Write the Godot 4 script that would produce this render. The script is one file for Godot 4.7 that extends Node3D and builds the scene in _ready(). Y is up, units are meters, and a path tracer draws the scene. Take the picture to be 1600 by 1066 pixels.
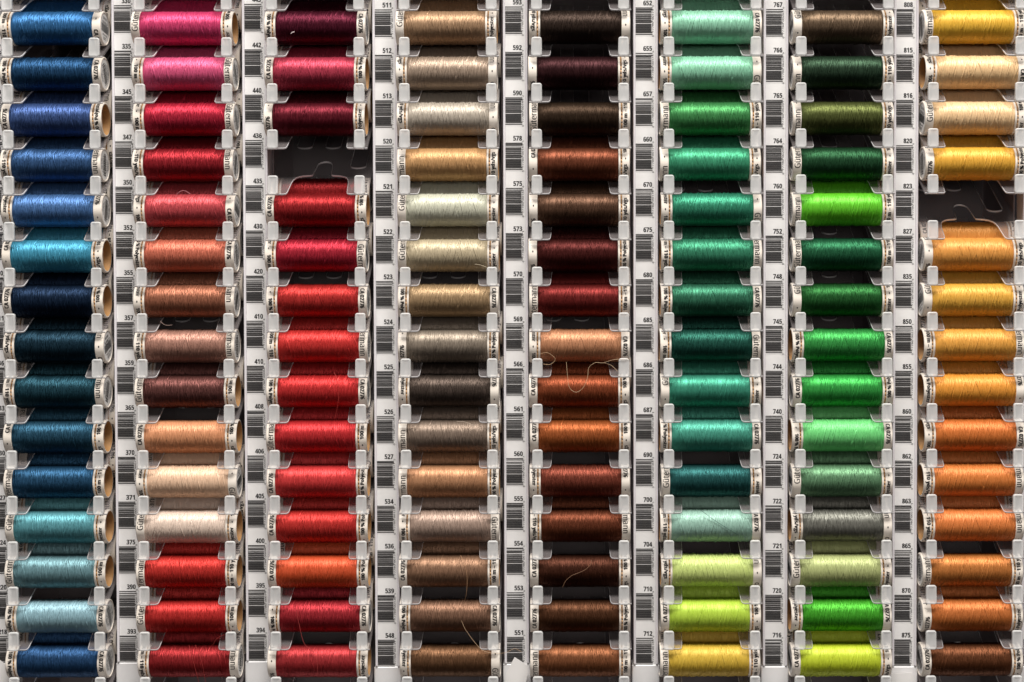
extends Node3D
# A wall of sewing-thread spools in clear gravity-feed racks, with white label strips between the columns.
# Lengths are written in u; one u is 0.34 mm.
const U := 0.00034
const FOCAL := 2450.0          # focal length in pixels of the 1600 x 1066 photograph
const EYE := Vector3(85.3, 52.6, 2481.5)
const PITCH := -0.0256
const ROLL := -0.0019
const PRINCIPAL := Vector2(876.0, 533.0)
const COLUMN := 206.0          # from column to column
const ROW := 71.516            # from tray to tray
const TRAY_TOP := 504.9        # height of tray 0
const SLOPE := 30.0            # degrees the trays fall towards the front
const RADIUS := 27.0           # spool flange
const SPOOL_UP := 49.4         # spool axis above its tray's front edge
const NUMBERS := [
	["206", "207", "209", "212", "214", "215", "310", "311", "236", "233", "230", "227", "224", "220", "218"],
	["330", "335", "345", "347", "350", "352", "355", "357", "359", "365", "370", "371", "375", "390", "393"],
	["443", "442", "440", "436", "435", "430", "420", "410", "410", "408", "406", "405", "400", "395", "394"],
	["511", "512", "513", "520", "521", "522", "523", "524", "525", "526", "527", "534", "536", "539", "548"],
	["593", "592", "590", "578", "575", "573", "570", "569", "566", "561", "560", "555", "554", "553", "551"],
	["652", "655", "657", "660", "670", "675", "680", "685", "686", "687", "690", "700", "704", "710", "712"],
	["767", "766", "765", "764", "760", "752", "748", "745", "744", "740", "724", "722", "721", "720", "716"],
	["808", "815", "816", "820", "823", "827", "835", "850", "855", "860", "862", "863", "865", "870", "875"],
	["876", "877", "878", "879", "880", "881", "882", "883", "884", "885", "886", "887", "888", "889", "890"],
]
const CODES := [[20, 1], [63, 1], [92, -1], [117, 1], [146, -1], [174, 1], [203, -1], [226, 1], [241, 1]]   # article number of the first label of a strip, and the step
const STRIP_LIFT := [530.0, 530.4, 532.1, 523.0, 527.2, 525.3, 522.4, 522.0, 522.0]   # the strips hang at slightly different heights
const RACKS := ["blue", "pink, salmon and red", "wine and bright red", "beige and taupe", "dark brown and rust", "mint and sea green", "dark green and lime", "yellow and orange"]
const SPOOLS := [
	[
		["teal sheened royal blue", [54, 118, 176], "R", 175, 205, 1],
		["deep teal blue", [40, 92, 140], "R", 232, 35, 0],
		["cornflower blue", [74, 104, 166], "L", 245, 65, 1],
		["bright mid blue", [64, 106, 160], "R", 85, 230, 1],
		["sky tinged blue", [80, 124, 182], "R", 275, 100, 1],
		["turquoise sheened blue", [66, 158, 190], "L", 190, 335, 1],
		["dark navy", [34, 62, 98], "L", 232, 15, 1],
		["dark petrol blue", [38, 78, 100], "R", 150, 290, 1],
		["dark teal", [46, 98, 116], "R", 100, 230, 1],
		["steel teal blue", [54, 108, 138], "L", 190, 0, 1],
		["ocean blue", [50, 104, 146], "L", 85, 205, 1],
		["light aqua blue", [98, 168, 178], "L", 15, 125, 1],
		["grey aqua", [118, 160, 168], "L", 45, 175, 1],
		["pale ice blue", [150, 190, 202], "R", 232, 35, 0],
		["medium royal blue", [50, 96, 148], "R", 232, 35, 1],
	],
	[
		["hot pink", [216, 60, 112], "L", 28, 150, 1],
		["bubblegum pink", [228, 88, 134], "R", 45, 175, 1],
		["crimson pink red", [196, 32, 60], "R", 45, 150, 1],
		["deep ruby red", [176, 32, 44], "R", 100, 250, 1],
		["coral rose", [206, 76, 82], "R", 190, 335, 1],
		["salmon orange", [208, 110, 84], "R", 245, 65, 1],
		["copper brown", [174, 108, 80], "R", 115, 125, 1],
		["dusty rose beige", [184, 134, 116], "R", 85, 230, 0],
		["mauve brown", [138, 84, 78], "L", 45, 175, 1],
		["peach orange", [226, 154, 108], "L", 232, 0, 0],
		["pale peach", [246, 206, 172], "R", 335, 125, 1],
		["blush cream", [236, 212, 194], "L", 15, 125, 1],
		["scarlet red", [208, 48, 40], "L", 85, 230, 1],
		["poppy red", [202, 44, 40], "L", 28, 175, 1],
		["brick dark red", [176, 40, 44], "R", 100, 230, 1],
	],
	[
		["wine purple red", [120, 30, 58], "R", 232, 35, 1],
		["raspberry", [196, 60, 84], "L", 232, 35, 1],
		["burgundy", [138, 34, 52], "L", 275, 100, 1],
		null,
		["blood red", [178, 34, 38], "L", 232, 0, 1],
		["crimson", [190, 34, 56], "R", 28, 150, 1],
		["tomato dark red", [196, 44, 40], "R", 232, 0, 0],
		["bright red", [212, 48, 44], "R", 85, 205, 1],
		["signal red", [206, 42, 42], "R", 232, 35, 1],
		["cherry red", [206, 42, 46], "L", 60, 175, 1],
		["light scarlet", [216, 56, 56], "L", 245, 65, 1],
		["vermilion red", [206, 48, 42], "L", 232, 35, 1],
		["orange red", [224, 86, 42], "L", 232, 35, 1],
		["garnet red", [184, 42, 52], "R", 232, 0, 1],
		["rosewood red", [190, 52, 56], "L", 312, 100, 0],
	],
	[
		["warm taupe", [178, 142, 108], "L", 15, 100, 1],
		["greyish beige", [174, 152, 132], "R", 150, 335, 1],
		["silver beige", [192, 180, 164], "R", 150, 290, 1],
		["golden tan", [202, 154, 100], "L", 115, 290, 1],
		["pale sage white", [210, 210, 188], "L", 15, 125, 1],
		["light khaki", [198, 182, 150], "L", 28, 125, 1],
		["olive tan", [174, 144, 106], "R", 232, 35, 0],
		["stone grey", [158, 144, 128], "L", 275, 65, 1],
		["dark grey brown", [112, 96, 86], "R", 275, 100, 1],
		["mushroom brown", [154, 134, 118], "L", 115, 290, 1],
		["caramel tan", [192, 138, 98], "L", 115, 65, 1],
		["rosy taupe", [180, 154, 138], "R", 28, 150, 1],
		["milk chocolate brown", [164, 124, 96], "L", 232, 205, 1],
		["cocoa brown", [154, 114, 90], "R", 232, 35, 0],
		["umber brown", [140, 98, 66], "R", 335, 100, 0],
	],
	[
		["blackish brown", [84, 66, 56], "R", 150, 290, 0],
		["blackish burgundy", [84, 40, 44], "L", 312, 290, 0],
		["dark espresso brown", [88, 66, 48], "L", 60, 205, 0],
		["rust brown", [146, 78, 50], "L", 190, 335, 1],
		["dark mocha brown", [124, 88, 66], "L", 312, 290, 1],
		["oxblood", [114, 44, 40], "L", 312, 65, 1],
		["dark brick red", [146, 44, 40], "L", 85, 205, 1],
		["light apricot tan", [200, 138, 98], "R", 220, 125, 0],
		["burnt sienna", [162, 78, 42], "L", 220, 0, 1],
		["amber brown", [180, 94, 42], "L", 220, 0, 1],
		["reddish chestnut", [154, 74, 54], "R", 275, 100, 0],
		["dark rust", [142, 74, 46], "R", 100, 250, 1],
		["dark coffee brown", [110, 60, 40], "L", 220, 0, 0],
		["walnut brown", [120, 74, 46], "L", 245, 65, 0],
		["bronze brown", [158, 96, 58], "L", 100, 205, 0],
	],
	[
		["mint green", [142, 204, 172], "R", 232, 335, 1],
		["pale mint", [140, 208, 172], "R", 335, 125, 1],
		["leaf green", [72, 156, 86], "L", 100, 250, 1],
		["jade green", [64, 166, 122], "L", 150, 335, 1],
		["sea green", [56, 156, 120], "R", 335, 125, 0],
		["emerald teal green", [62, 154, 116], "R", 85, 230, 1],
		["forest jade", [62, 140, 106], "R", 232, 35, 1],
		["dark teal green", [44, 118, 100], "R", 28, 150, 1],
		["bright aqua green", [64, 162, 132], "L", 350, 125, 1],
		["teal mint green", [76, 170, 146], "R", 232, 65, 1],
		["dark peacock green", [50, 120, 118], "L", 28, 125, 0],
		["pale eucalyptus", [160, 202, 184], "R", 245, 230, 1],
		["pale lime yellow", [210, 228, 132], "R", 150, 290, 0],
		["lime green", [188, 222, 66], "L", 220, 0, 1],
		["mustard yellow", [226, 188, 62], "L", 100, 250, 1],
	],
	[
		["dark khaki brown", [132, 108, 84], "L", 350, 100, 0],
		["dark bottle green", [64, 96, 70], "L", 150, 250, 0],
		["dark olive", [112, 122, 62], "L", 115, 290, 0],
		["hunter green", [48, 108, 66], "L", 28, 125, 0],
		["vivid grass green", [98, 206, 30], "L", 100, 230, 1],
		["dark spruce green", [44, 126, 82], "L", 60, 205, 0],
		["dark shamrock green", [48, 126, 58], "L", 350, 125, 0],
		["kelly green", [54, 164, 72], "R", 232, 35, 0],
		["shamrock green", [50, 168, 68], "L", 232, 35, 1],
		["light spring green", [116, 222, 128], "R", 232, 0, 1],
		["grey sage green", [110, 158, 116], "L", 15, 125, 1],
		["neutral grey", [142, 142, 132], "R", 150, 290, 1],
		["pale olive green", [188, 198, 130], "L", 28, 125, 1],
		["apple green", [68, 174, 36], "R", 245, 100, 1],
		["chartreuse yellow", [204, 222, 44], "L", 220, 335, 1],
	],
	[
		["sunflower yellow", [240, 186, 52], "L", 85, 230, 1],
		["ivory cream", [250, 208, 152], "R", 190, 335, 1],
		["vanilla cream", [248, 208, 156], "L", 28, 150, 1],
		["golden yellow", [238, 176, 54], "L", 275, 65, 1],
		null,
		["light orange", [238, 162, 72], "L", 312, 290, 1],
		["honey yellow", [236, 176, 62], "L", 350, 100, 1],
		["apricot orange", [238, 168, 66], "R", 85, 205, 1],
		["tangerine yellow", [240, 158, 52], "R", 275, 65, 1],
		["pumpkin orange", [220, 120, 48], "R", 220, 335, 1],
		["soft orange", [226, 130, 56], "R", 100, 250, 1],
		["bright orange", [230, 130, 60], "R", 100, 250, 1],
		["ochre brown", [200, 122, 54], "L", 85, 230, 0],
		["copper orange", [206, 116, 52], "L", 275, 100, 1],
		["dark walnut brown", [140, 82, 48], "L", 232, 35, 0],
	],
]

var M := {}
var windings := []
var shape := {}


func v(x: float, y: float, z: float) -> Vector3:
	return Vector3(x, y, z) * U


func mat(called: String, srgb: Color, rough: float, metal := 0.0) -> StandardMaterial3D:
	var m := StandardMaterial3D.new()
	m.resource_name = called
	m.albedo_color = srgb
	m.roughness = rough
	m.metallic = metal
	m.cull_mode = BaseMaterial3D.CULL_DISABLED
	return m


func noise_map(freq: float, low: Color, high: Color, seed_: int) -> NoiseTexture2D:
	var n := FastNoiseLite.new()
	n.seed = seed_
	n.frequency = freq
	n.fractal_octaves = 4
	var t := NoiseTexture2D.new()
	t.width = 256
	t.height = 256
	t.seamless = true
	t.noise = n
	var g := Gradient.new()
	g.set_color(0, low)
	g.set_color(1, high)
	t.color_ramp = g
	return t


func begin() -> SurfaceTool:
	var st := SurfaceTool.new()
	st.begin(Mesh.PRIMITIVE_TRIANGLES)
	return st


# corners run counter-clockwise as seen from outside
func quad(st: SurfaceTool, a: Vector3, b: Vector3, c: Vector3, d: Vector3) -> void:
	for p in [a, c, b, a, d, c]:
		st.add_vertex(p)


func box(st: SurfaceTool, lo: Vector3, hi: Vector3, bevel := 0.0) -> void:
	if bevel <= 0.0:
		slab(st, lo, hi)
		return
	# an octagonal section in x and z, with bevelled ends in y
	var rings := []
	for k in 4:
		var y: float = [lo.y, lo.y + bevel, hi.y - bevel, hi.y][k]
		var ins: float = bevel if k == 0 or k == 3 else 0.0
		var x0 := lo.x + ins
		var x1 := hi.x - ins
		var z0 := lo.z + ins
		var z1 := hi.z - ins
		var b := bevel
		rings.append([v(x0 + b, y, z1), v(x1 - b, y, z1), v(x1, y, z1 - b), v(x1, y, z0 + b), v(x1 - b, y, z0), v(x0 + b, y, z0), v(x0, y, z0 + b), v(x0, y, z1 - b)])
	st.set_smooth_group(-1)
	for k in 3:
		for i in 8:
			var j := (i + 1) % 8
			quad(st, rings[k][i], rings[k][j], rings[k + 1][j], rings[k + 1][i])
	for i in range(1, 7):
		for p in [rings[3][0], rings[3][i + 1], rings[3][i], rings[0][0], rings[0][i], rings[0][i + 1]]:
			st.add_vertex(p)


func slab(st: SurfaceTool, lo: Vector3, hi: Vector3) -> void:
	st.set_smooth_group(-1)
	var p := func(x: int, y: int, z: int) -> Vector3: return v(hi.x if x else lo.x, hi.y if y else lo.y, hi.z if z else lo.z)
	quad(st, p.call(0, 0, 1), p.call(1, 0, 1), p.call(1, 1, 1), p.call(0, 1, 1))
	quad(st, p.call(1, 0, 0), p.call(0, 0, 0), p.call(0, 1, 0), p.call(1, 1, 0))
	quad(st, p.call(1, 0, 1), p.call(1, 0, 0), p.call(1, 1, 0), p.call(1, 1, 1))
	quad(st, p.call(0, 0, 0), p.call(0, 0, 1), p.call(0, 1, 1), p.call(0, 1, 0))
	quad(st, p.call(0, 1, 1), p.call(1, 1, 1), p.call(1, 1, 0), p.call(0, 1, 0))
	quad(st, p.call(0, 0, 0), p.call(1, 0, 0), p.call(1, 0, 1), p.call(0, 0, 1))


func done(st: SurfaceTool) -> ArrayMesh:
	st.generate_normals()
	st.index()
	return st.commit()


# a profile of (x, radius) turned about the x axis; x must grow for an outside surface
func lathe(profile: Array, sides := 56) -> ArrayMesh:
	var st := begin()
	st.set_smooth_group(-1)
	for k in profile.size() - 1:
		var a: Vector2 = profile[k]
		var b: Vector2 = profile[k + 1]
		for i in sides:
			var t0 := TAU * i / sides
			var t1 := TAU * (i + 1) / sides
			quad(st, v(a.x, a.y * sin(t1), a.y * cos(t1)), v(a.x, a.y * sin(t0), a.y * cos(t0)), v(b.x, b.y * sin(t0), b.y * cos(t0)), v(b.x, b.y * sin(t1), b.y * cos(t1)))
	# soft shading round the axis, crisp between the bands of the profile
	var m := done(st)
	var arrays := m.surface_get_arrays(0)
	var pos: PackedVector3Array = arrays[Mesh.ARRAY_VERTEX]
	var nor: PackedVector3Array = arrays[Mesh.ARRAY_NORMAL]
	for i in pos.size():
		var radial := Vector3(0, pos[i].y, pos[i].z).normalized()
		var out := nor[i].dot(radial)
		nor[i] = (radial * out + Vector3(nor[i].x, 0, 0)).normalized() if absf(out) + absf(nor[i].x) > 0.01 else nor[i]
	arrays[Mesh.ARRAY_NORMAL] = nor
	var r := ArrayMesh.new()
	r.add_surface_from_arrays(Mesh.PRIMITIVE_TRIANGLES, arrays)
	return r


func part(called: String, mesh: Mesh, m: Material, parent: Node) -> MeshInstance3D:
	var o := MeshInstance3D.new()
	o.name = called
	o.mesh = mesh
	if m:
		o.material_override = m
	parent.add_child(o, true)
	return o


var taken := {}


func thing(called: String, label: String, category: String, at: Vector3, group := "") -> Node3D:
	var o := Node3D.new()
	place(o, called, label, category, group)
	o.position = at
	return o


func place(o: Node3D, called: String, label: String, category: String, group := "") -> void:
	var n: int = taken.get(called, 0)
	taken[called] = n + 1
	o.name = called if n == 0 else "%s_%03d" % [called, n]
	add_child(o)
	o.set_meta("label", label)
	o.set_meta("category", category)
	if group:
		o.set_meta("group", group)


# a pixel of the photograph and a depth plane (u) to a point on that plane
func on_plane(px: float, py: float, z: float) -> Vector3:
	var b := Basis(Vector3.RIGHT, PITCH) * Basis(Vector3.BACK, ROLL)
	var d := b * Vector3((px - PRINCIPAL.x) / FOCAL, (PRINCIPAL.y - py) / FOCAL, -1.0)
	return EYE + d * ((z - EYE.z) / d.z)


func column_x(c: int) -> float:
	return (c - 4.5) * COLUMN + 13.4


# ---------------------------------------------------------------- lettering
func text_arrays(words: String, bold: bool, wide: float, tall: float) -> Array:
	var font := SystemFont.new()
	font.font_names = PackedStringArray(["Droid Sans"])
	font.font_weight = 700 if bold else 400
	var t := TextMesh.new()
	t.text = words
	t.font = font
	t.font_size = 48
	t.pixel_size = 0.01
	t.depth = 0.0
	t.curve_step = 3.0
	var a := t.get_mesh_arrays()
	var pos: PackedVector3Array = a[Mesh.ARRAY_VERTEX]
	var lo := Vector3(1e9, 1e9, 0)
	var hi := Vector3(-1e9, -1e9, 0)
	for p in pos:
		lo = lo.min(p)
		hi = hi.max(p)
	# wide: final width in u; tall: final height in u, or 0 to keep the letters' own proportions
	var kx := wide / (hi.x - lo.x)
	var ky := tall / (hi.y - lo.y) if tall > 0.0 else kx
	for i in pos.size():
		pos[i] = Vector3((pos[i].x - lo.x) * kx, (pos[i].y - (lo.y + hi.y) * 0.5) * ky, 0)
	var index: PackedInt32Array = a[Mesh.ARRAY_INDEX] if a[Mesh.ARRAY_INDEX] != null else PackedInt32Array(range(pos.size()))
	return [pos, index]


func flat_text(st: SurfaceTool, words: String, bold: bool, wide: float, tall: float, at: Vector3, turn := 0.0) -> void:
	var t := text_arrays(words, bold, wide, tall)
	for pass_ in (2 if bold else 1):
		for i in t[1]:
			var p: Vector3 = t[0][i]
			var q := Vector2(p.x + (pass_ - 0.5) * 0.3 * float(bold), p.y).rotated(turn)
			st.set_normal(Vector3.BACK)
			st.add_vertex(v(at.x + q.x, at.y + q.y, at.z + 0.03 * pass_))


# print round a flange: runs downwards over the front, the tops of the letters towards +x; entries are [words, first degree, last degree, height, bold]
func ring_text(entries: Array, x: float) -> ArrayMesh:
	var st := begin()
	for e in entries:
		var wide: float = deg_to_rad(e[2] - e[1]) * RADIUS
		var t := text_arrays(e[0], e[4], wide, e[3])
		for pass_ in (3 if e[4] else 2):
			for i in t[1]:
				var p: Vector3 = t[0][i]
				var a := -deg_to_rad(e[1]) - (p.x + pass_ * 0.3) / RADIUS
				var r := RADIUS + 0.16 + 0.03 * pass_
				st.set_normal(Vector3(0, sin(a), cos(a)))
				st.add_vertex(v(x + p.y, r * sin(a), r * cos(a)))
	return st.commit()


# ---------------------------------------------------------------- spools
func make_winding(seed_: int) -> ArrayMesh:
	var rng := RandomNumberGenerator.new()
	rng.seed = seed_
	var wob := FastNoiseLite.new()
	wob.seed = seed_
	wob.frequency = 0.03
	var half := 63.6
	var nx := 300
	var nt := 72
	var pitch := rng.randf_range(1.8, 2.4)
	var lean := rng.randf_range(-2.0, 2.0)
	var rises := PackedFloat32Array()
	for i in 400:
		rises.append(rng.randf_range(0.55, 1.0))
	var pos := PackedVector3Array()
	var index := PackedInt32Array()
	for i in nx + 1:
		var x := -half + 2.0 * half * i / nx
		var tilt := lean + 4.2 * wob.get_noise_1d(x * 0.8)
		var edge := minf(1.0, (half - absf(x)) / 3.0)
		for k in nt + 1:
			var t := -PI + TAU * k / nt
			var phase := (x + half + tilt * t + 0.5 * wob.get_noise_2d(x * 3.0, t * 30.0) + 40.0) / pitch
			var strand := int(floor(phase))
			var f := phase - strand
			var ridge := sqrt(maxf(0.0, 1.0 - pow(2.0 * f - 1.0, 2.0))) * rises[posmod(strand, 400)]
			var r := 25.3 + 0.9 * ridge + 0.35 * wob.get_noise_1d(x * 1.3 + 500.0) - 0.9 * (1.0 - edge) * (1.0 - edge)
			pos.append(v(x, r * sin(t), r * cos(t)))
	for i in nx:
		for k in nt:
			var a := i * (nt + 1) + k
			var b := a + nt + 1
			index.append_array(PackedInt32Array([a, b + 1, b, a, a + 1, b + 1]))
	# strands of the last layers that cross the others
	for s in 165:
		var x0 := rng.randf_range(-half + 2.0, half - 2.0)
		var slope := rng.randf_range(2.0, 6.5) * (1.0 if rng.randf() < 0.5 else -1.0)
		if s % 3 == 0:
			slope = lean + rng.randf_range(-2.0, 2.0)
		var t0 := rng.randf_range(-1.5, 0.8)
		var t1 := t0 + rng.randf_range(0.7, 2.6)
		var thick := rng.randf_range(0.45, 0.75)
		if s % 6 == 0:   # a few stand clear of the rest
			thick = 0.9
			slope = rng.randf_range(3.5, 9.0) * signf(slope)
		var steps := 16
		var first := pos.size()
		for k in steps + 1:
			var w := float(k) / steps
			var t := lerpf(t0, t1, w)
			var x := clampf(x0 + slope * (t - 0.2), -half + 0.8, half - 0.8)
			var lift := 25.85 + (1.45 if s % 6 == 0 else 0.9) * pow(sin(PI * clampf(w, 0.02, 0.98)), 0.4) + 0.35 * wob.get_noise_1d(x * 1.3 + 500.0)
			for q in 3:
				var r: float = lift + (0.0 if q == 1 else -0.5)
				pos.append(v(x + (q - 1) * thick, r * sin(t), r * cos(t)))
		for k in steps:
			for q in 2:
				var a := first + k * 3 + q
				var b := a + 3
				index.append_array(PackedInt32Array([a, b + 1, a + 1, a, b, b + 1]))
	var st := begin()
	st.set_smooth_group(0)
	for i in pos.size():
		st.add_vertex(pos[i])
	for i in index:
		st.add_index(i)
	st.generate_normals()
	return st.commit()


func make_spool_shapes() -> void:
	for k in 5:
		windings.append(make_winding(40 + k))
	# capped end, at +x: 13.5 wide, with a recessed round sticker
	shape.cap = lathe([Vector2(63.4, 20), Vector2(63.4, 26.6), Vector2(63.9, 27), Vector2(75.2, 27), Vector2(76.4, 26.4), Vector2(77, 25.2), Vector2(76.8, 24.2), Vector2(75.9, 23.9), Vector2(75.9, 0.01)])
	shape.cap_print = ring_text([["Gütermann", 0, 128, 9.6, false], ["•", 157, 162, 1.9, true], ["CA 02776", 197, 267, 6.8, true], ["•", 309, 314, 1.9, true]], 69.8)
	# open end, at -x: thin ring, thread groove, printed ring, deep cup
	shape.open = lathe([Vector2(-81, 24.2), Vector2(-81.2, 25.4), Vector2(-80.6, 26.5), Vector2(-79.6, 27), Vector2(-69.6, 27), Vector2(-69.2, 26.5), Vector2(-69.0, 22.0), Vector2(-67.0, 22.0), Vector2(-66.8, 26.6), Vector2(-66.3, 27.1), Vector2(-64.4, 27.1), Vector2(-63.6, 26.6), Vector2(-63.4, 20)])
	shape.open_print = ring_text([["100 % Polyester", 0, 118, 8.2, true], ["•", 134, 139, 1.9, true], ["100 m – 110 yds/vgs", 158, 319, 8.4, true], ["•", 336, 341, 1.9, true]], -74.6)
	shape.cup = lathe([Vector2(-81, 24.2), Vector2(-79.5, 23.2), Vector2(-44, 22.2), Vector2(-44, 9.0), Vector2(-72, 8.4), Vector2(-73, 7.2), Vector2(-46, 6.8), Vector2(-46, 0.01)])
	# groove floor, with the teeth that hold a thread end
	shape.groove = lathe([Vector2(-69.05, 22.3), Vector2(-66.95, 22.3)])
	var st := begin()
	var rng := RandomNumberGenerator.new()
	rng.seed = 5
	for k in 26:
		var a := TAU * k / 26.0
		var w := rng.randf_range(0.085, 0.108)
		var p := func(x: float, t: float, q: float) -> Vector3: return v(x, q * sin(t), q * cos(t))
		quad(st, p.call(-69.0, a + w, 26.1), p.call(-69.0, a - w, 26.1), p.call(-67.0, a - w, 26.1), p.call(-67.0, a + w, 26.1))
		quad(st, p.call(-69.0, a - w, 26.1), p.call(-69.0, a - w, 22.2), p.call(-67.0, a - w, 22.2), p.call(-67.0, a - w, 26.1))
		quad(st, p.call(-69.0, a + w, 22.2), p.call(-69.0, a + w, 26.1), p.call(-67.0, a + w, 26.1), p.call(-67.0, a + w, 22.2))
	shape.teeth = done(st)
	st = begin()
	for k in 40:
		var a := TAU * k / 40.0
		var b := TAU * (k + 1) / 40.0
		for q in [Vector2.ZERO, Vector2(cos(b), sin(b)), Vector2(cos(a), sin(a))]:
			st.set_normal(Vector3.RIGHT)
			st.add_vertex(v(76.1, 23.0 * q.x, 23.0 * q.y))
	shape.sticker = st.commit()
	# print on the sticker: a small bar code with lines of figures above and below
	st = begin()
	var z := -17.0
	while z < 17.0:
		var w := rng.randf_range(0.7, 2.2)
		for q in [[-6.0, z], [6.5, z], [6.5, z + w], [-6.0, z], [6.5, z + w], [-6.0, z + w]]:
			st.set_normal(Vector3.RIGHT)
			st.add_vertex(v(76.3, q[0], -q[1]))
		z += w + rng.randf_range(0.6, 1.5)
	for row in [["100 m 110 yds", 10.5, 22.0], ["0 77780 02776", -9.0, 26.0], ["100 % PES", -15.5, 18.0], ["CA 02776", 16.0, 14.0]]:
		var t := text_arrays(row[0], true, row[2], 4.2)
		for i in t[1]:
			var p: Vector3 = t[0][i]
			st.set_normal(Vector3.RIGHT)
			st.add_vertex(v(76.3, row[1] + p.y, row[2] * 0.5 - p.x))
	shape.sticker_print = st.commit()


func thread_material(rgb: Array) -> StandardMaterial3D:
	var c := Color8(rgb[0], rgb[1], rgb[2])
	var grey := c.get_luminance()
	c = c.lerp(Color(grey, grey, grey), 0.04)
	# dark filament swallows more light and shines with its own colour, pale filament scatters more
	var lin := c.srgb_to_linear()
	var bright := 0.5 * (lin.get_luminance() + maxf(lin.r, maxf(lin.g, lin.b)))
	c = (c.srgb_to_linear() * lerpf(0.34, 0.84, smoothstep(0.04, 0.42, bright))).linear_to_srgb()
	var m := mat("thread", c, 0.46, lerpf(0.85, 0.2, smoothstep(0.08, 0.7, bright)))
	m.metallic_specular = 0.5
	return m


func build_spool(o: Node3D, thread: Material, kind: int, flip: bool, cap_at: float, open_at: float) -> void:
	o.rotation.z = PI if flip else 0.0
	var w := part("thread_winding", windings[kind], thread, o)
	w.rotation.x = 0.12 * ((kind * 7) % 5 - 2)
	var lean := 10.0 if flip else -10.0
	var cap := part("capped_flange", shape.cap, M.flange, o)
	cap.rotation.x = deg_to_rad(-cap_at + lean)
	part("lettering", shape.cap_print, M.ink, cap)
	part("sticker", shape.sticker, M.paper, cap)
	part("sticker_print", shape.sticker_print, M.ink, cap)
	var open := part("open_flange", shape.open, M.flange, o)
	open.rotation.x = deg_to_rad(-open_at + lean)
	part("lettering", shape.open_print, M.ink, open)
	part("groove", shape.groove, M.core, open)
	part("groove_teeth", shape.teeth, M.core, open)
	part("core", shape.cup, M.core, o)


# ---------------------------------------------------------------- racks
func tray_point(x: float, s: float, h: float) -> Vector3:
	var a := deg_to_rad(SLOPE)
	return v(x, s * sin(a) + h * cos(a), 28.0 - s * cos(a) + h * sin(a))


func make_tray() -> ArrayMesh:
	var front := [Vector2(-52, 0), Vector2(-49.6, 0.6), Vector2(-48, 2.2), Vector2(-47, 6), Vector2(-46, 22), Vector2(-45.2, 40), Vector2(-43.5, 51), Vector2(-40.5, 58), Vector2(-36, 62.5), Vector2(-30, 65.5), Vector2(-23, 66.8), Vector2(-17.5, 67.3), Vector2(-15.4, 69), Vector2(-14.6, 73), Vector2(-12.5, 103), Vector2(-11, 110), Vector2(-8, 115), Vector2(-4, 117.6), Vector2(0, 118.3)]
	var pts := PackedVector2Array([Vector2(-79.6, 0)])
	for p in front:
		pts.append(p)
	for k in range(front.size() - 2, -1, -1):
		pts.append(Vector2(-front[k].x, front[k].y))
	pts.append(Vector2(79.6, 0))
	pts.append(Vector2(79.6, 232))
	for slot in [[54.0, 95.0], [4.0, 172.0], [-43.0, 172.0]]:
		pts.append(Vector2(slot[0] + 13.0, 232))
		for k in 9:
			var a := PI * k / 8.0
			pts.append(Vector2(slot[0] + 13.0 * cos(a), slot[1] + 9.0 - 9.0 * sin(a)))
		pts.append(Vector2(slot[0] - 13.0, 232))
	pts.append(Vector2(-79.6, 232))
	var tri := Geometry2D.triangulate_polygon(pts)
	var sheet := begin()
	for side in 2:
		var h := 0.0 if side else -3.0
		for k in range(0, tri.size(), 3):
			var a := tray_point(pts[tri[k]].x, pts[tri[k]].y, h)
			var b := tray_point(pts[tri[k + 1]].x, pts[tri[k + 1]].y, h)
			var c := tray_point(pts[tri[k + 2]].x, pts[tri[k + 2]].y, h)
			var up := tray_point(0, 0, 1) - tray_point(0, 0, 0)
			if ((c - a).cross(b - a).dot(up) > 0.0) != (side == 1):
				var keep := b
				b = c
				c = keep
			for p in [a, b, c]:
				sheet.add_vertex(p)
	var m := done(sheet)
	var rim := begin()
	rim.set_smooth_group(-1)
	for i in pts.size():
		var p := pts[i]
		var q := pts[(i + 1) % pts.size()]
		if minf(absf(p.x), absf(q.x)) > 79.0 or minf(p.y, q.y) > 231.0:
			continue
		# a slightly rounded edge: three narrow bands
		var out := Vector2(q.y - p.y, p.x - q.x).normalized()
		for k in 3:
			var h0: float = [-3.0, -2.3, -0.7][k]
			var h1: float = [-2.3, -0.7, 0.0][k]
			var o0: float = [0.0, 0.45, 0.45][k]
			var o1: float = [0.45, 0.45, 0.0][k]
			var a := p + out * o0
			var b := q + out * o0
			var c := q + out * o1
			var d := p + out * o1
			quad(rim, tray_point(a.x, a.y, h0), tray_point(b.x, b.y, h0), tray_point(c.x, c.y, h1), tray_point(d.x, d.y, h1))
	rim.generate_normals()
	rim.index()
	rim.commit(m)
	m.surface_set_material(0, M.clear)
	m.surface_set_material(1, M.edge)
	return m


func rounded(w: float, h: float, r: float, inset: float) -> PackedVector2Array:
	var out := PackedVector2Array()
	for corner in 4:
		var cx := (w / 2 - r) * (1 if corner == 0 or corner == 3 else -1)
		var cy := (h / 2 - r) * (1 if corner < 2 else -1)
		for k in 6:
			var a := PI / 2 * (corner + k / 5.0)
			var rr := maxf(r - inset, 0.25)
			out.append(Vector2(cx, cy) + Vector2(cos(a), sin(a)) * rr + Vector2(-signf(cx), -signf(cy)) * maxf(0.0, inset - r + 0.25))
	return out


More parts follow.
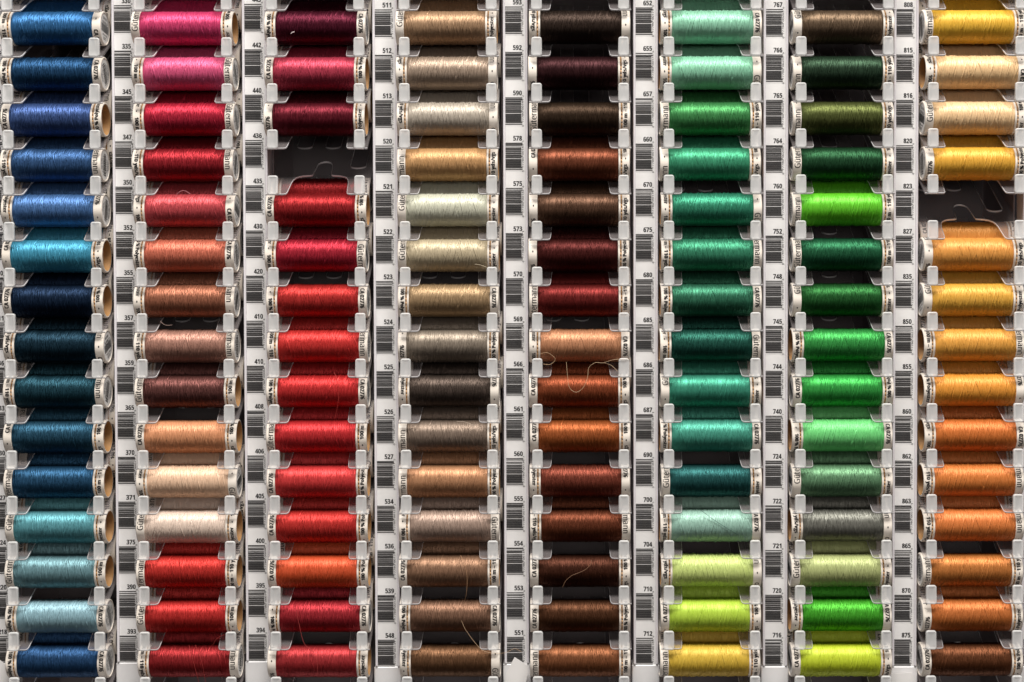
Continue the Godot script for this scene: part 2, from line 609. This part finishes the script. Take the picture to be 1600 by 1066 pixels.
# an upright frosted tab: a rounded block whose front is slightly hollow
func make_tab() -> ArrayMesh:
	var st := begin()
	var loops := []
	for e in [[0.8, 0.0], [0.0, 0.9], [0.0, 4.2], [0.35, 5.2], [1.3, 5.8], [2.6, 5.75], [3.8, 5.45], [5.4, 5.3]]:
		var ring := []
		for p in rounded(16.8, 30.0, 3.8, e[0]):
			# the tab widens a little towards its foot
			ring.append(v(p.x * (1.0 - 0.0028 * p.y), p.y + 15.0, 27.4 + e[1]))
		loops.append(ring)
	st.set_smooth_group(0)
	for k in loops.size() - 1:
		for i in 24:
			var j := (i + 1) % 24
			quad(st, loops[k][i], loops[k][j], loops[k + 1][j], loops[k + 1][i])
	var mid := v(0, 15, 27.4 + 5.25)
	var last: Array = loops[-1]
	for i in 24:
		for p in [mid, last[(i + 1) % 24], last[i]]:
			st.add_vertex(p)
	return done(st)


func build_rack(c: int) -> void:
	var bottom := TRAY_TOP - 15 * ROW - 70.0
	var o := thing("spool_rack", "clear plastic gravity rack holding the column of %s spools" % RACKS[c - 1], "rack", v(column_x(c), bottom, 0), "spool racks side by side")
	for side in [-1, 1]:
		var st := begin()
		box(st, Vector3(side * 81.2 - 1.0, 0, -232), Vector3(side * 81.2 + 1.0, TRAY_TOP + 100 - bottom, -46), 0.4)
		part("side_panel", done(st), M.side, o)
	var st := begin()
	slab(st, Vector3(-82.2, 0, -240), Vector3(82.2, TRAY_TOP + 100 - bottom, -234))
	part("back_panel", done(st), M.back, o)
	st = begin()
	box(st, Vector3(-80, TRAY_TOP + 46 - bottom, -230), Vector3(80, TRAY_TOP + 100 - bottom, 26), 1.0)
	part("added_shade_board", done(st), M.strip, o)  # unseen board, added to shade the top row as another row would
	st = begin()
	box(st, Vector3(-80, 2, -230), Vector3(80, 12, 20), 1.0)
	part("base_shelf", done(st), M.strip, o)
	for r in 16:
		var t := part("tray", shape.tray, null, o)
		t.position = v(0, TRAY_TOP + 2.0 - r * ROW - bottom, 0)
		for side in [-1, 1]:
			var tab := part("tab", shape.tab, M.frost, t)
			tab.position = v(side * 67.8, -2.0, 0)


# ---------------------------------------------------------------- label strips
const LEFT_BARS := ["3211", "2221", "2122", "1411", "1132", "1231", "1114", "1312", "1213", "3112"]


func upc(number: int) -> String:
	var d := "077780%05d" % number
	var total := 0
	for i in 11:
		total += int(d[i]) * (3 if i % 2 == 0 else 1)
	return d + str((10 - total % 10) % 10)


# bars stacked from the bottom up, as on a code turned by a quarter
func bar_code(st: SurfaceTool, code: String, x: float, y: float, wide: float, tall: float) -> void:
	var widths := [1, 1, 1]
	var long := [true, true, true]
	for i in 12:
		if i == 6:
			widths.append_array([1, 1, 1, 1, 1])
			long.append_array([true, true, true, true, true])
		for ch in LEFT_BARS[int(code[i])]:
			widths.append(int(ch))
			long.append(i == 0 or i == 11)
	widths.append_array([1, 1, 1])
	long.append_array([true, true, true])
	var at := y
	for k in widths.size():
		var w: float = widths[k] * tall / 95.0
		var ink := 0.17 * tall / 95.0   # printed bars bleed a little
		if k % 2 == 0:
			var x1: float = x + wide + (1.8 if long[k] else 0.0)
			st.set_normal(Vector3.BACK)
			for p in [v(x, at - ink, -7.75), v(x1, at + w + ink, -7.75), v(x1, at - ink, -7.75), v(x, at - ink, -7.75), v(x, at + w + ink, -7.75), v(x1, at + w + ink, -7.75)]:
				st.set_normal(Vector3.BACK)
				st.add_vertex(p)
		at += w


func build_strip(s: int) -> void:
	var middle := column_x(s + 1) - 102.0
	var bottom := TRAY_TOP - 15 * ROW - 60.0
	var label := ""
	if s > 0 and s < 8:
		label = "white label strip numbered %s to %s, beside the %s spools" % [NUMBERS[s][1], NUMBERS[s][14], RACKS[s]]
	if s == 0:
		label = "white label strip printed with number 218, beside the blue spools"
	if s == 8:
		label = "white label strip with its bar codes cut off, beside the orange spools"
	var o := thing("label_strip", label, "label strip", v(middle, bottom, 0), "label strips between the racks")
	var foot: float = STRIP_LIFT[s] - 14 * ROW - 52.0 - bottom
	var top := TRAY_TOP + 100 - bottom
	var st := begin()
	box(st, Vector3(-19.4, foot, -44), Vector3(19.4, top, -8.4), 0.6)
	part("channel", done(st), M.strip, o)
	for side in [-1, 1]:
		st = begin()
		box(st, Vector3(side * 17.7 - 1.9, foot + 0.5, -8.6), Vector3(side * 17.7 + 1.9, top - 0.5, -4.6), 0.9)
		part("rail", done(st), M.rail, o)
	st = begin()
	box(st, Vector3(-21.8, foot - 70, -46), Vector3(21.8, foot - 0.4, -6.4), 1.6)
	part("end_cap", done(st), M.strip, o)
	for r in 15:
		var y: float = STRIP_LIFT[s] - 2.5 - r * ROW - bottom
		st = begin()
		slab(st, Vector3(-16.4, -52.0, -8.3), Vector3(16.4, ROW - 52.4, -8.0))
		var card := part("label_card", done(st), M.label, o)
		card.position = v(0, y, 0)
		st = begin()
		flat_text(st, NUMBERS[s][r], true, 13.6, 7.4, Vector3(-3.4, 0.0, -7.75))
		part("number", st.commit(), M.ink, card)
		var code := upc(CODES[s][0] + r * CODES[s][1])
		st = begin()
		bar_code(st, code, -15.9, -50.0, 25.2, 43.0)
		part("bar_code", st.commit(), M.ink, card)
		st = begin()
		flat_text(st, code[0], false, 2.2, 2.8, Vector3(12.0, -53.0, -7.75), PI / 2)
		flat_text(st, code.substr(1, 5), false, 17.0, 2.9, Vector3(11.4, -46.5, -7.75), PI / 2)
		flat_text(st, code.substr(6, 5), false, 17.0, 2.9, Vector3(11.4, -26.5, -7.75), PI / 2)
		flat_text(st, code[11], false, 2.2, 2.8, Vector3(12.0, -6.0, -7.75), PI / 2)
		part("code_figures", st.commit(), M.ink, card)


# ---------------------------------------------------------------- small things
func loose_thread(points: Array, hex: String, label: String, thick := 0.25) -> void:
	var curve := Curve3D.new()
	curve.bake_interval = 1.5 * U
	var world := []
	for p in points:
		world.append(on_plane(p[0], p[1], p[2] if p.size() > 2 else 30.0) * U)
	for i in world.size():
		var t: Vector3 = (world[mini(i + 1, world.size() - 1)] - world[maxi(i - 1, 0)]) / 6.0
		curve.add_point(world[i], -t, t)
	var path := curve.get_baked_points()
	var st := begin()
	st.set_smooth_group(0)
	var rings := []
	for i in path.size():
		var d := (path[mini(i + 1, path.size() - 1)] - path[maxi(i - 1, 0)]).normalized()
		var side := d.cross(Vector3.BACK).normalized()
		var up := side.cross(d)
		var ring := []
		for k in 5:
			ring.append(path[i] + (side * cos(TAU * k / 5) + up * sin(TAU * k / 5)) * thick * U)
		rings.append(ring)
	for i in rings.size() - 1:
		for k in 5:
			var j := (k + 1) % 5
			quad(st, rings[i][k], rings[i + 1][k], rings[i + 1][j], rings[i][j])
	var o := MeshInstance3D.new()
	o.mesh = done(st)
	o.material_override = mat("loose thread", Color.html(hex), 0.5)
	place(o, "loose_thread", label, "thread", "loose thread ends")


func paper_tag(points: Array, z: float, label: String) -> void:
	var pts := PackedVector2Array()
	for p in points:
		var w := on_plane(p[0], p[1], z)
		pts.append(Vector2(w.x, w.y))
	var tri := Geometry2D.triangulate_polygon(pts)
	var st := begin()
	st.set_smooth_group(-1)
	for side in 2:
		var h := z + 0.4 * (side * 2 - 1)
		for k in range(0, tri.size(), 3):
			var a := pts[tri[k]]
			var b := pts[tri[k + 1]]
			var c := pts[tri[k + 2]]
			if ((b - a).cross(c - a) < 0.0) == (side == 1):
				for p in [a, b, c]:
					st.add_vertex(v(p.x, p.y, h))
			else:
				for p in [a, c, b]:
					st.add_vertex(v(p.x, p.y, h))
	for i in pts.size():
		var p := pts[i]
		var q := pts[(i + 1) % pts.size()]
		quad(st, v(p.x, p.y, z - 0.4), v(q.x, q.y, z - 0.4), v(q.x, q.y, z + 0.4), v(p.x, p.y, z + 0.4))
	var o := MeshInstance3D.new()
	o.mesh = done(st)
	o.material_override = M.paper
	place(o, "paper_tag", label, "paper tag", "blank paper tags")


func materials() -> void:
	M.flange = mat("cream plastic", Color(0.975, 0.935, 0.885), 0.38)
	M.core = mat("glow tinted plastic", Color(0.74, 0.56, 0.36), 0.5)  # warm light through the translucent plastic is put into this ochre
	M.ink = mat("black ink", Color(0.055, 0.05, 0.055), 0.6)
	M.paper = mat("white paper", Color(0.93, 0.92, 0.91), 0.75)
	M.label = mat("label paper", Color(1, 1, 1), 0.55)
	M.label.albedo_texture = noise_map(0.02, Color(0.90, 0.895, 0.89), Color(0.95, 0.945, 0.94), 3)
	M.label.uv1_triplanar = true
	M.label.uv1_world_triplanar = true
	M.label.uv1_scale = Vector3.ONE * 14.0
	M.strip = mat("off-white plastic", Color(1, 1, 1), 0.42)
	M.strip.albedo_texture = noise_map(0.015, Color(0.87, 0.865, 0.865), Color(0.93, 0.925, 0.925), 8)
	M.strip.uv1_triplanar = true
	M.strip.uv1_world_triplanar = true
	M.strip.uv1_scale = Vector3.ONE * 9.0
	M.rail = mat("pale rail plastic", Color(0.92, 0.905, 0.92), 0.32)
	M.frost = mat("frosted plastic", Color(0.985, 0.985, 0.98, 0.56), 0.34)
	M.frost.transparency = BaseMaterial3D.TRANSPARENCY_ALPHA
	M.edge = mat("painted light edge", Color(0.95, 0.94, 0.945, 0.9), 0.35)  # clear plastic edge, coloured whiter for the light it catches
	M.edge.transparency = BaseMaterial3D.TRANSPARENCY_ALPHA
	M.clear = mat("hazy clear plastic", Color(0.62, 0.59, 0.59, 0.18), 0.3)
	M.clear.transparency = BaseMaterial3D.TRANSPARENCY_ALPHA
	M.side = mat("hazy side plastic", Color(0.62, 0.56, 0.56, 0.7), 0.35)
	M.side.transparency = BaseMaterial3D.TRANSPARENCY_ALPHA
	M.back = mat("grey backing", Color(0.46, 0.43, 0.44), 0.7)


func _ready() -> void:
	# camera
	var cam := Camera3D.new()
	cam.name = "camera"
	cam.near = 0.05
	cam.far = 20.0
	cam.projection = Camera3D.PROJECTION_FRUSTUM
	cam.size = cam.near * 1066.0 / FOCAL
	cam.frustum_offset = Vector2((800.0 - PRINCIPAL.x) / FOCAL * cam.near, 0.0)
	cam.basis = Basis(Vector3.RIGHT, PITCH) * Basis(Vector3.BACK, ROLL)
	cam.position = EYE * U
	add_child(cam)
	cam.current = true
	# the dim shop around, and its ceiling lamps
	var env := Environment.new()
	env.background_mode = Environment.BG_COLOR
	env.background_color = Color(0.13, 0.115, 0.12)
	env.background_energy_multiplier = 1.0
	env.tonemap_mode = Environment.TONE_MAPPER_LINEAR
	env.tonemap_exposure = 1.0
	env.sdfgi_enabled = true
	env.ssao_enabled = true
	env.ssil_enabled = true
	var we := WorldEnvironment.new()
	we.name = "environment"
	we.environment = env
	add_child(we)
	var lamp := AreaLight3D.new()
	lamp.name = "ceiling_lamp"
	lamp.area_size = Vector2(1.3, 0.5)
	lamp.light_color = Color(1.0, 0.985, 0.965)
	lamp.light_energy = 8.4
	lamp.area_range = 8.0
	lamp.shadow_enabled = true
	add_child(lamp)
	lamp.look_at_from_position(Vector3(0.1, 1.87, 0.84), Vector3(0.03, 0.0, 0.0))
	# added fill light for the shop's frontal brightness, far behind the camera
	var front := AreaLight3D.new()
	front.name = "front_fill"
	front.area_size = Vector2(1.8, 0.6)
	front.light_color = Color(1.0, 0.97, 0.95)
	front.light_energy = 1.35
	front.area_range = 8.0
	front.shadow_enabled = true
	add_child(front)
	front.look_at_from_position(Vector3(0.3, 0.2, 2.9), Vector3(0.03, 0.0, 0.0))

	materials()
	make_spool_shapes()
	shape.tray = make_tray()
	shape.tab = make_tab()

	# racks and the label strips between them
	for c in range(1, 9):
		build_rack(c)
	for s in 9:
		build_strip(s)

	# spools
	var rng := RandomNumberGenerator.new()
	rng.seed = 11
	var a := deg_to_rad(SLOPE)
	for c in range(1, 9):
		for r in 15:
			var e = SPOOLS[c - 1][r]
			if e == null:
				continue
			var thread := thread_material(e[1])
			var flip: bool = e[2] == "L"
			var slide := (-2.2 if flip else 2.2) - 3.5 + 0.5 * (c - 1)   # the spools have slid a little in their trays
			var at := Vector3(column_x(c) + slide + rng.randf_range(-1.2, 1.2), TRAY_TOP - (r + 1) * ROW + SPOOL_UP, 0)
			var slot := "the slot numbered %s" % NUMBERS[c - 1][r]
			if c == 3 and (r == 7 or r == 8):
				slot = "the %s slot numbered 410" % ["upper", "lower"][r - 7]
			if c == 1:
				slot = "the blue column, level with number %s" % NUMBERS[1][r]
			var o := thing("thread_spool", "%s thread spool in front in %s" % [e[0], slot], "spool", at * U, "front thread spools")
			build_spool(o, thread, rng.randi() % 5, flip, e[3], e[4])
			o.rotation.y = rng.randf_range(-0.008, 0.008)
			if e[5]:
				var back := at + Vector3(rng.randf_range(-2.5, 2.5) - (at.x - column_x(c)), 54.6 * sin(a), -54.6 * cos(a))
				var q := thing("thread_spool", "%s thread spool lying second in %s" % [e[0], slot], "spool", back * U, "thread spools behind the front ones")
				build_spool(q, thread, rng.randi() % 5, rng.randf() < 0.5, rng.randf() * 360.0, rng.randf() * 360.0)

	# loose thread ends and paper tags
	loose_thread([[844, 553, 29], [856, 551.5, 31], [867.5, 561, 31], [860, 569.5, 30], [849, 569, 28]], "d9b48c", "small tan thread loop at the end of the apricot tan spool")
	loose_thread([[885, 566, 26], [887, 590, 29], [890, 606, 30], [900, 613, 30.5], [911, 606, 30], [918, 590, 29], [920, 575, 27], [930, 567, 29], [943, 567, 31], [960, 562, 35], [986, 561, 34]], "e0c09a", "pale tan thread hanging in a loop over the burnt sienna spool")
	loose_thread([[943, 567, 31], [955, 571, 32], [965, 580, 34]], "e0c09a", "short tan thread branch reaching a tab beside the burnt sienna spool")
	loose_thread([[274, 307, 26], [280, 300, 27], [288, 298, 27], [297, 303, 26]], "e79aa0", "pink thread arc standing off the coral rose spool")
	loose_thread([[522, 582, 20], [529, 602, 27.5], [528, 630, 28], [523, 655, 22]], "c8423c", "red thread end hanging over the signal red spool")
	loose_thread([[720, 868, 22], [729, 895, 27.5], [729, 925, 28], [724, 945, 20]], "c79a74", "tan thread end hanging over the milk chocolate brown spool")
	loose_thread([[721, 970, 26], [728, 985, 28], [745, 1008, 30], [757, 1018, 34], [775, 1021, 34], [790, 1020, 20], [804, 1014, 2], [815, 1019, 0]], "cfae8c", "long tan thread trailing from the cocoa brown spool to the strip")
	loose_thread([[295, 1008, 22], [303, 1038, 27.5], [312, 1072, 22]], "b8403c", "dark red thread crossing the brick dark red spool, left of two")
	loose_thread([[305, 1008, 22], [315, 1035, 27.6], [322, 1072, 22]], "b8403c", "dark red thread crossing the brick dark red spool, right of two")
	loose_thread([[332, 1008, 24], [339, 998, 28], [350, 992, 33]], "c8504a", "short red thread end under a tab above the brick dark red spool")
	loose_thread([[463, 955, 27], [467, 975, 28], [475, 1005, 28], [490, 1020, 27], [496, 1036, 28], [495, 1056, 26]], "c24a48", "red thread running from the garnet red spool onto the rosewood red one")
	loose_thread([[879, 918, 27], [884, 908, 28], [893, 900, 28], [905, 895, 28], [915, 890, 28], [923, 882, 27], [924, 875, 25]], "a07a5e", "fine brown hair of thread across the dark coffee brown spool")
	loose_thread([[1096, 798, 24], [1115, 812, 27.5], [1135, 825, 28], [1153, 836, 27.8]], "2c4a46", "dark green thread lying slantwise over the pale eucalyptus spool", 0.34)
	loose_thread([[714, 658.5, 26], [728, 660, 28], [742, 666, 28]], "d8c4b0", "pale thread end on the mushroom brown spool")
	loose_thread([[742, 413, 28], [750, 414, 28.4], [761, 418, 29]], "e6d6b8", "pale thread end at the edge of the light khaki spool")
	loose_thread([[250, 502, 24], [258, 508, 26], [269, 508, 25]], "b89c90", "pale thread arc in the gap above the dusty rose spool")
	loose_thread([[454.5, 52.5, 28], [457, 50.5, 28.6], [460, 50, 28.2]], "f0e0e0", "white lint speck stuck on the wine purple spool", 0.6)
	paper_tag([[-30, 1012], [0, 1032], [18, 1046], [8, 1085], [-30, 1085]], 6.0, "white paper tag beside the label strip numbered 218")
	paper_tag([[804, 1027], [826, 1041], [819, 1085], [785, 1085], [791, 1052]], 3.0, "white pointed paper tag standing before the strip under number 551")
	paper_tag([[1393, 1053], [1425, 1051], [1440, 1085], [1391, 1085]], 3.0, "white paper tag standing before the strip under number 875")
